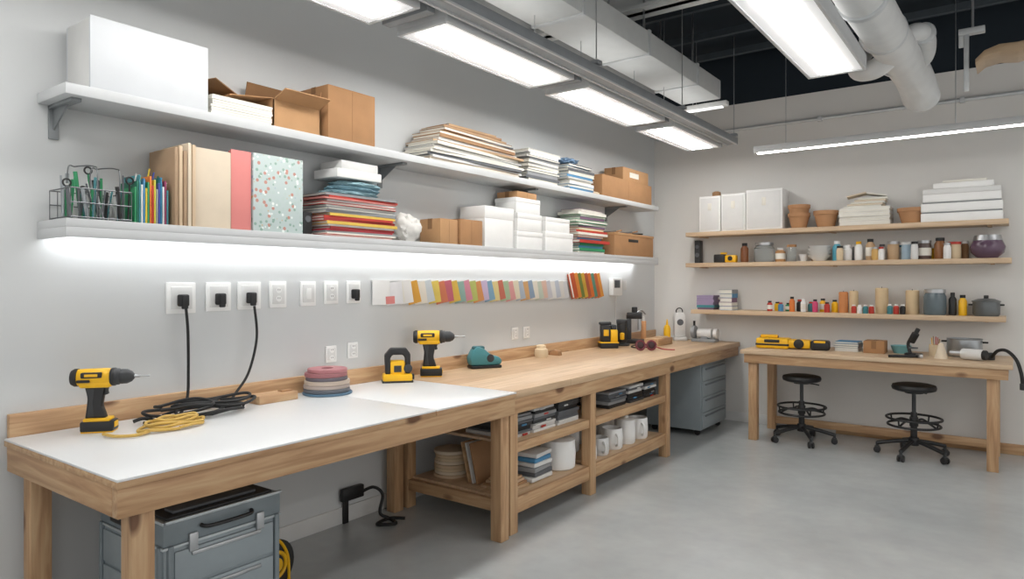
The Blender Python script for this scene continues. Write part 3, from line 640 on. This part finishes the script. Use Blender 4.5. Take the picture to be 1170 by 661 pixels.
for x, y, r, h, l in ((.62, 4.5, .08, .2, True), (.86, 4.55, .07, .13, False), (.6, 4.8, .08, .22, False), (.84, 4.78, .085, .16, False), (.62, 5.05, .09, .2, True), (.85, 5.0, .075, .19, True), (.84, 5.23, .085, .17, False), (.6, 5.33, .07, .2, True)):
    mug('white_pitcher', x, y, BS, r, h, random.choice([WHITE, WHT2, WHITE]), not l, l, ha=-.7)
o = Obj('drawer_cabinet'); G = mt('8d969a', .45, metal=.1, var=.03); G2 = mt('6b7276', .5)
x0, y0, x1, y1 = .36, 6.42, .93, 7.12
o.b2(x0, y0, .06, x1, y1, .70, G, .006)
for k in range(4):
    o.b2(x1, y0+.02, .08+k*.152, x1+.014, y1-.02, .08+k*.152+.143, G, .005); o.b2(x1+.012, y0+.08, .08+k*.152+.105, x1+.026, y1-.08, .08+k*.152+.122, G2, .004)
for x in (x0+.04, x1-.08):
    for y in (y0+.05, y1-.09): o.cyl((x+.02, y+.02, .03), .03, .02, BLACK, 'y', bev=.004)
o.done()

# ---------------------------------------------------------------- back wall shelves
for x0, x1, z in ((.50, 3.34, 2.035), (.50, 3.36, 1.705), (.56, 3.32, 1.205)):
    o = Obj('wooden_ledge_shelf'); o.b2(x0, 7.1, z-.045, x1, D-.001, z, LWX, .003)
    for x in (x0+.12, (x0+x1)/2, x1-.15): o.b2(x, 7.2, z-.053, x+.03, D-.001, z-.045, WX)
    o.done()
T1, T2, T3 = 2.035, 1.705, 1.205
for x0, x1, h in ((.64, .87, .38), (.88, 1.13, .39), (1.14, 1.50, .41)):
    o = Obj('white_storage_binder'); o.b2(x0, 7.14, T1, x1, 7.37, T1+h, WHITE, .004); o.b2(x0+.015, 7.135, T1+.02, x1-.015, 7.14, T1+h-.02, WHT2, .002); o.b2((x0+x1)/2-.02, 7.132, T1+h*.6, (x0+x1)/2+.02, 7.136, T1+h*.8, PAPER, .001); o.done()
def jar(name, x, z, r, h, m, lid=None, y=7.22, neck=.6, label=None, seg=24):
    o = Obj(name, (x, y, z))
    o.lathe([(0, 0), (r*.92, 0), (r, h*.05), (r, h*.72), (r*neck, h*.84), (r*neck, h*.88), (0, h*.88)], m, seg=seg)
    if lid: o.lathe([(0, h*.86), (r*neck*1.12, h*.86), (r*neck*1.12, h), (r*neck, h*1.01), (0, h*1.01)], lid, seg=seg)
    if label: o.lathe([(r*1.01, h*.2), (r*1.015, h*.21), (r*1.015, h*.6), (r*1.01, h*.61)], label, seg=seg)
    return o.done()
def pot(name, x, z, r, h, m, n=1, y=7.22):
    o = Obj(name, (x, y, z))
    for k in range(n):
        zz = k*h*.55
        o.lathe([(0, zz), (r*.7, zz), (r*.95, zz+h*.75), (r*1.03, zz+h*.76), (r*1.05, zz+h), (r*.95, zz+h), (r*.66, zz+.01), (0, zz+.01)], m)
    return o.done()
TER = mt('b0845e', .8)
jar('brown_jar', .80, T1+.382, .045, .06, BR)
pot('terracotta_pot', 1.64, T1, .10, .15, TER, 2); pot('terracotta_pot', 1.89, T1, .11, .16, TER); pot('terracotta_pot', 2.62, T1, .115, .14, TER)
zt = stack('paper_stack', 2.02, 7.12, 2.46, 7.37, T1, [(.022, PAPER, .98), (.02, WHITE, .95)]*4, .01)
o = Obj('open_sketchbook')
for k in range(5): o.box((2.22+.02*k, 7.25, zt+.010+.018*k), (.32-.02*k, .2, .016), CR2 if k % 2 else PAPER, .002, (0, 0, .02*k))
o.box((2.16, 7.25, zt+.125), (.17, .2, .012), CR2, .002, (0, R(-12), .1)); o.box((2.33, 7.25, zt+.120), (.17, .19, .012), PAPER, .002, (0, R(12), .1)); o.done()
o = Obj('white_binder_stack')
zz = T1
for h, m, l in ((.075, WHITE, .60), (.012, GR, .59), (.075, WHITE, .60), (.012, GR, .58), (.07, WHITE, .57), (.045, WHT2, .57), (.05, WHITE, .44), (.02, PAPER, .32)):
    o.box((3.0+(.6-l)*.1, 7.245, zz+h/2), (l, .25, h-.001), m, .003); zz += h
o.done()
o = Obj('tape_measure_set', (.90, 7.22, T2)); o.box((-.06, 0, .045), (.12, .08, .09), BLACK, .012); o.box((.06, 0, .04), (.12, .08, .08), YEL, .015); o.cyl((.06, -.042, .045), .025, .006, BLACK, 'y'); o.box((-.02, 0, .1), (.06, .05, .02), YEL, .005); o.done()
o = Obj('black_speaker', (.58, 7.28, T2)); o.box((0, 0, .125), (.06, .10, .25), DK, .006); o.cyl((0, -.052, .18), .02, .006, GR2, 'y'); o.cyl((0, -.052, .09), .024, .006, GR2, 'y'); o.done()
jar('amber_bottle', 1.10, T2, .04, .2, mt('7a4a2a', .3), BLACK)
jar('glass_jar', 1.30, T2, .10, .2, GLASS, STEEL, neck=.8)
jar('amber_bottle', 1.46, T2, .05, .14, mt('b98a5a', .4), WHT2, label=PAPER); jar('spice_jar', 1.57, T2, .045, .17, GLASS, CARD, neck=.9)
o = Obj('white_bowl_stack', (1.83, 7.22, T2))
for k in range(4): o.lathe([(0, .03*k), (.05, .03*k), (.11, .03*k+.06), (.106, .03*k+.06), (.045, .03*k+.008), (0, .03*k+.008)], WHITE)
o.done()
o = Obj('white_bowl', (1.68, 7.24, T2)); o.lathe([(0, 0), (.03, 0), (.045, .07), (.042, .07), (.026, .008), (0, .008)], WHT2); o.done()
jar('blue_bottle', 1.99, T2, .04, .19, mt('4f9fb5', .4), WHITE); jar('white_bottle', 2.08, T2, .042, .15, WHITE, WHITE); jar('white_bottle', 2.18, T2, .035, .18, WHITE, YEL); jar('brown_bottle', 2.28, T2, .04, .2, BR2, BLACK, label=PAPER)
jar('white_bottle', 2.37, T2, .035, .15, WHT2, GR2, y=7.28); jar('spice_jar', 2.47, T2, .05, .17, BR2, STEEL, neck=.9); jar('blue_jar', 2.58, T2, .045, .16, mt('9db4c4', .4), WHT2, neck=.9)
jar('glass_jar', 2.72, T2, .055, .17, mt('5a4a45', .3), STEEL, neck=.9, label=PAPER); jar('amber_bottle', 2.84, T2, .045, .19, mt('8a5a33', .3), BLACK, neck=.7); jar('spice_jar', 2.95, T2, .05, .15, KRAFT, RED, neck=.9); jar('white_bottle', 2.38, T2, .03, .12, WHITE, RED, y=7.15)
for k, (x, m, l) in enumerate(((1.76, BR2, WHITE), (2.03, KRAFT, BLACK), (2.13, GR, WHITE), (2.33, mt('c9a05a', .4), STEEL), (2.53, WHITE, BLUE), (2.65, WHT2, BLACK), (2.78, YEL, WHITE), (2.90, WHITE, STEEL), (3.02, BR, WHITE))):
    jar('small_supply_jar', x, T2, .03, .12+.02*(k % 3), m, l, y=7.335 if k % 2 == 0 else 7.14, neck=.8)
o = Obj('purple_glass_bowl', (3.19, 7.23, T2)); o.lathe([(0, 0), (.07, 0), (.12, .05), (.13, .1), (.1, .17), (.085, .19), (.08, .19), (.09, .165), (.12, .1), (.11, .055), (.06, .01), (0, .01)], mt('5f4a5c', .15)); o.lathe([(.105, .155), (.09, .2), (.098, .2), (.11, .155)], STEEL); o.done()
stack('small_book_stack', .60, 7.14, .80, 7.34, T3, books(6, [PURP, GR, PURP, mt('9a8aa8', .6), TEAL], (.02, .035)), .01, False)
stack('small_book_stack', .85, 7.14, 1.0, 7.34, T3, books(5, [PURP, GR, WHT2, BLUE], (.03, .045)), .01)
pc = [RED, YEL, BLUE, GREEN, ORG, BLACK, WHITE, TEAL, mt('c23f6b', .5), YEL]
for k in range(12):
    jar('paint_bottle', 1.37+k*.054, T3, .026+.004*(k % 2), random.uniform(.08, .15), pc[k % 10], random.choice([WHITE, BLACK, RED]), y=7.17+.08*(k % 2), label=PAPER if k % 3 == 0 else None)
def candle(x, r, h, m):
    o = Obj('pillar_candle', (x, 7.26, T3)); o.lathe([(0, 0), (r*.98, 0), (r, .004), (r, h-.008), (r-.008, h), (r*.4, h-.006), (0, h-.008)], m); o.cyl((0, 0, h), .003, .02, BLACK); o.done()
WAX = mt('d3bb95', .6, var=.03)
candle(2.04, .042, .20, mt('cf8a55', .6)); candle(2.13, .04, .21, WAX); candle(2.37, .055, .24, WAX); candle(2.62, .055, .22, WAX)
for k, m in enumerate((RED, WHITE, TEAL, RED)): jar('paint_bottle', 2.15+.05*k, T3, .022, .08, m, WHITE, y=7.15)
for k, m in enumerate((TEAL, RED, BLACK)): jar('paint_bottle', 2.45+.052*k, T3, .023, .09, m, WHITE, y=7.16)
jar('glass_jar', 2.80, T3, .09, .23, mt('5d6a70', .2), STEEL, neck=.85); jar('black_spray_bottle', 2.935, T3, .03, .2, BLACK, BLACK, neck=.5); jar('black_spray_bottle', 3.01, T3, .032, .18, YEL, BLACK, neck=.6)
o = Obj('metal_pot', (3.18, 7.23, T3)); o.lathe([(0, 0), (.09, 0), (.1, .02), (.1, .12), (.108, .125), (.108, .13), (.06, .15), (0, .155)], mt('6b6f70', .35, metal=.5)); o.cyl((0, 0, .165), .018, .03, BLACK, bev=.005); o.b2(-.13, -.012, .09, -.098, .012, .105, BLACK, .003); o.b2(.098, -.012, .09, .13, .012, .105, BLACK, .003); o.done()

# ---------------------------------------------------------------- desk goods
o = Obj('yellow_circular_saw_case', (1.60, 6.92, TH), R(5))
o.box((-.12, 0, .05), (.30, .2, .10), YEL, .02); o.box((-.12, 0, .04), (.304, .205, .02), BLACK, .004); o.box((-.16, -.0, .115), (.16, .05, .03), YEL, .01); o.box((.12, 0, .05), (.2, .16, .08), YEL, .02); o.cyl((.12, -.085, .055), .045, .02, BLACK, 'y', bev=.004)
o.box((.3, 0, .045), (.16, .15, .09), BLACK, .018); o.box((.3, 0, .08), (.1, .155, .02), YEL, .004); o.box((-.12, -.101, .075), (.14, .006, .03), BLACK, .002); o.box((-.16, 0, .06), (.17, .04, .13), DK, .01); o.done()
stack('notebook_stack', 2.01, 6.95, 2.23, 7.2, TH, books(5, [WHT2, BLUE, GR, PAPER], (.015, .02)), .01)
carton('cardboard_box', 2.27, 6.9, 2.44, 7.1, TH, .11, CARD)
o = Obj('teal_bowl', (2.55, 7.08, TH)); o.lathe([(0, 0), (.06, 0), (.085, .07), (.08, .07), (.055, .008), (0, .008)], mt('6fa3a8', .5)); o.done()
o = Obj('bench_microscope', (2.67, 6.87, TH), R(-30))
o.cyl((0, 0, .012), .07, .024, BLACK, bev=.005); o.tube([(-.03, 0, .02), (-.05, 0, .1), (-.02, 0, .16)], .014, BLACK); o.cyl((0, 0, .16), .03, .09, BLACK, rot=(0, R(30), 0), bev=.005); o.cyl((.0, 0, .07), .035, .012, GR2); o.cyl((.03, 0, .215), .018, .05, DK, rot=(0, R(30), 0)); o.done()
o = Obj('hammer', (2.62, 6.66, TH), R(25)); o.cyl((0, 0, .014), .012, .24, BLACK, 'x', bev=.003); o.box((.12, 0, .018), (.03, .09, .03), STEEL, .006); o.done()
o = Obj('pencil_cup', (2.82, 6.98, TH)); o.lathe([(0, 0), (.045, 0), (.045, .1), (.04, .1), (.04, .006), (0, .006)], KRAFT)
for k in range(7): o.tube([(.02*math.cos(k), .02*math.sin(k), .01), (.035*math.cos(k), .035*math.sin(k), .15+.01*(k % 3))], .004, [YEL, RED, BR, WHITE][k % 4], smooth=False, seg=6)
o.done()
o = Obj('metal_cooking_pot', (3.03, 7.08, TH)); o.lathe([(0, 0), (.12, 0), (.13, .02), (.13, .15), (.135, .155), (.125, .155), (.12, .02), (0, .015)], mt('a9adb0', .3, metal=.8)); o.b2(-.17, -.015, .12, -.128, .015, .135, BLACK, .004); o.b2(.128, -.015, .12, .17, .015, .135, BLACK, .004); o.done()
o = Obj('heat_gun', (3.10, 6.76, TH), R(160))
o.cyl((0, 0, .05), .045, .16, WHT2, 'x', bev=.012); o.cyl((.12, 0, .05), .025, .09, STEEL, 'x'); o.cyl((-.09, 0, .05), .04, .03, BLACK, 'x', bev=.006); o.box((-.03, -.05, .03), (.05, .12, .04), WHT2, .012, (0, 0, .2)); o.done()
o = Obj('spray_cone', (2.88, 6.78, TH)); o.lathe([(0, 0), (.05, 0), (.045, .02), (.02, .12), (.01, .13), (0, .13)], CR2); o.done()
o = Obj('black_air_hose')
o.tube([(3.23, 6.85, TH+.03), (3.27, 6.75, TH+.09), (3.33, 6.66, TH+.10), (3.39, 6.58, TH+.04), (3.42, 6.52, .80), (3.43, 6.52, .71)], .013, RUB, seg=12)
o.cyl((3.22, 6.88, TH+.031), .03, .06, DK, bev=.006); o.cyl((3.43, 6.52, .70), .02, .05, DK, bev=.004)
o.done()

# ---------------------------------------------------------------- stools
def stool(x, y, rz):
    o = Obj('rolling_stool', (x, y, 0), rz)
    o.lathe([(0, .565), (.14, .565), (.165, .575), (.172, .595), (.165, .615), (.13, .625), (0, .628)], BLACK, seg=36)
    o.cyl((0, 0, .555), .07, .02, DK); o.cyl((0, 0, .45), .016, .22, DK); o.cyl((0, 0, .25), .026, .26, BLACK, bev=.004); o.cyl((0, 0, .13), .04, .07, BLACK, bev=.008)
    o.tube([(.0, .02, .55), (.10, .04, .54), (.15, .05, .53)], .006, BLACK)
    for Rr, z in ((.2, .27), (.21, .33)): o.ring((0, 0, z), Rr, .010, BLACK, seg=40)
    o.cyl((0, 0, .30), .034, .08, BLACK, bev=.004)
    for k in range(4):
        a = k*math.pi/2+.4; c, s = math.cos(a), math.sin(a)
        o.tube([(.02*c, .02*s, .30), (.11*c, .11*s, .31), (.2*c, .2*s, .27)], .009, BLACK); o.tube([(.2*c, .2*s, .27), (.21*c, .21*s, .33)], .007, BLACK, smooth=False)
    for k in range(5):
        a = k*2*math.pi/5; c, s = math.cos(a), math.sin(a)
        o.tube([(.03*c, .03*s, .135), (.15*c, .15*s, .115), (.28*c, .28*s, .085)], .017, BLACK, seg=10); o.cyl((.28*c, .28*s, .075), .012, .04, DK)
        for sg in (-1, 1): o.cyl((.28*c-sg*.016*s, .28*s+sg*.016*c, .028), .028, .018, BLACK, rot=(R(90), 0, a), bev=.004)
        o.box((.28*c, .28*s, .05), (.04, .03, .02), DK, .006, (0, 0, a))
    return o.done()
stool(1.76, 6.82, .2); stool(2.68, 6.80, .7)

# ---------------------------------------------------------------- world, camera
w = bpy.data.worlds.new('world'); scene.world = w; w.use_nodes = True
w.node_tree.nodes['Background'].inputs[0].default_value = (1, .985, .965, 1); w.node_tree.nodes['Background'].inputs[1].default_value = .85
cam = bpy.data.cameras.new('camera'); co = bpy.data.objects.new('camera', cam); scene.collection.objects.link(co); scene.camera = co
cam.sensor_width = 36; cam.lens = 782/1170*36; cam.shift_y = -8.5/1170; cam.clip_end = 100
co.location = (3.38, 0, 1.5); co.rotation_euler = (R(90), 0, R(36.3))
scene.view_settings.view_transform = 'Standard'
scene.view_settings.exposure = .1
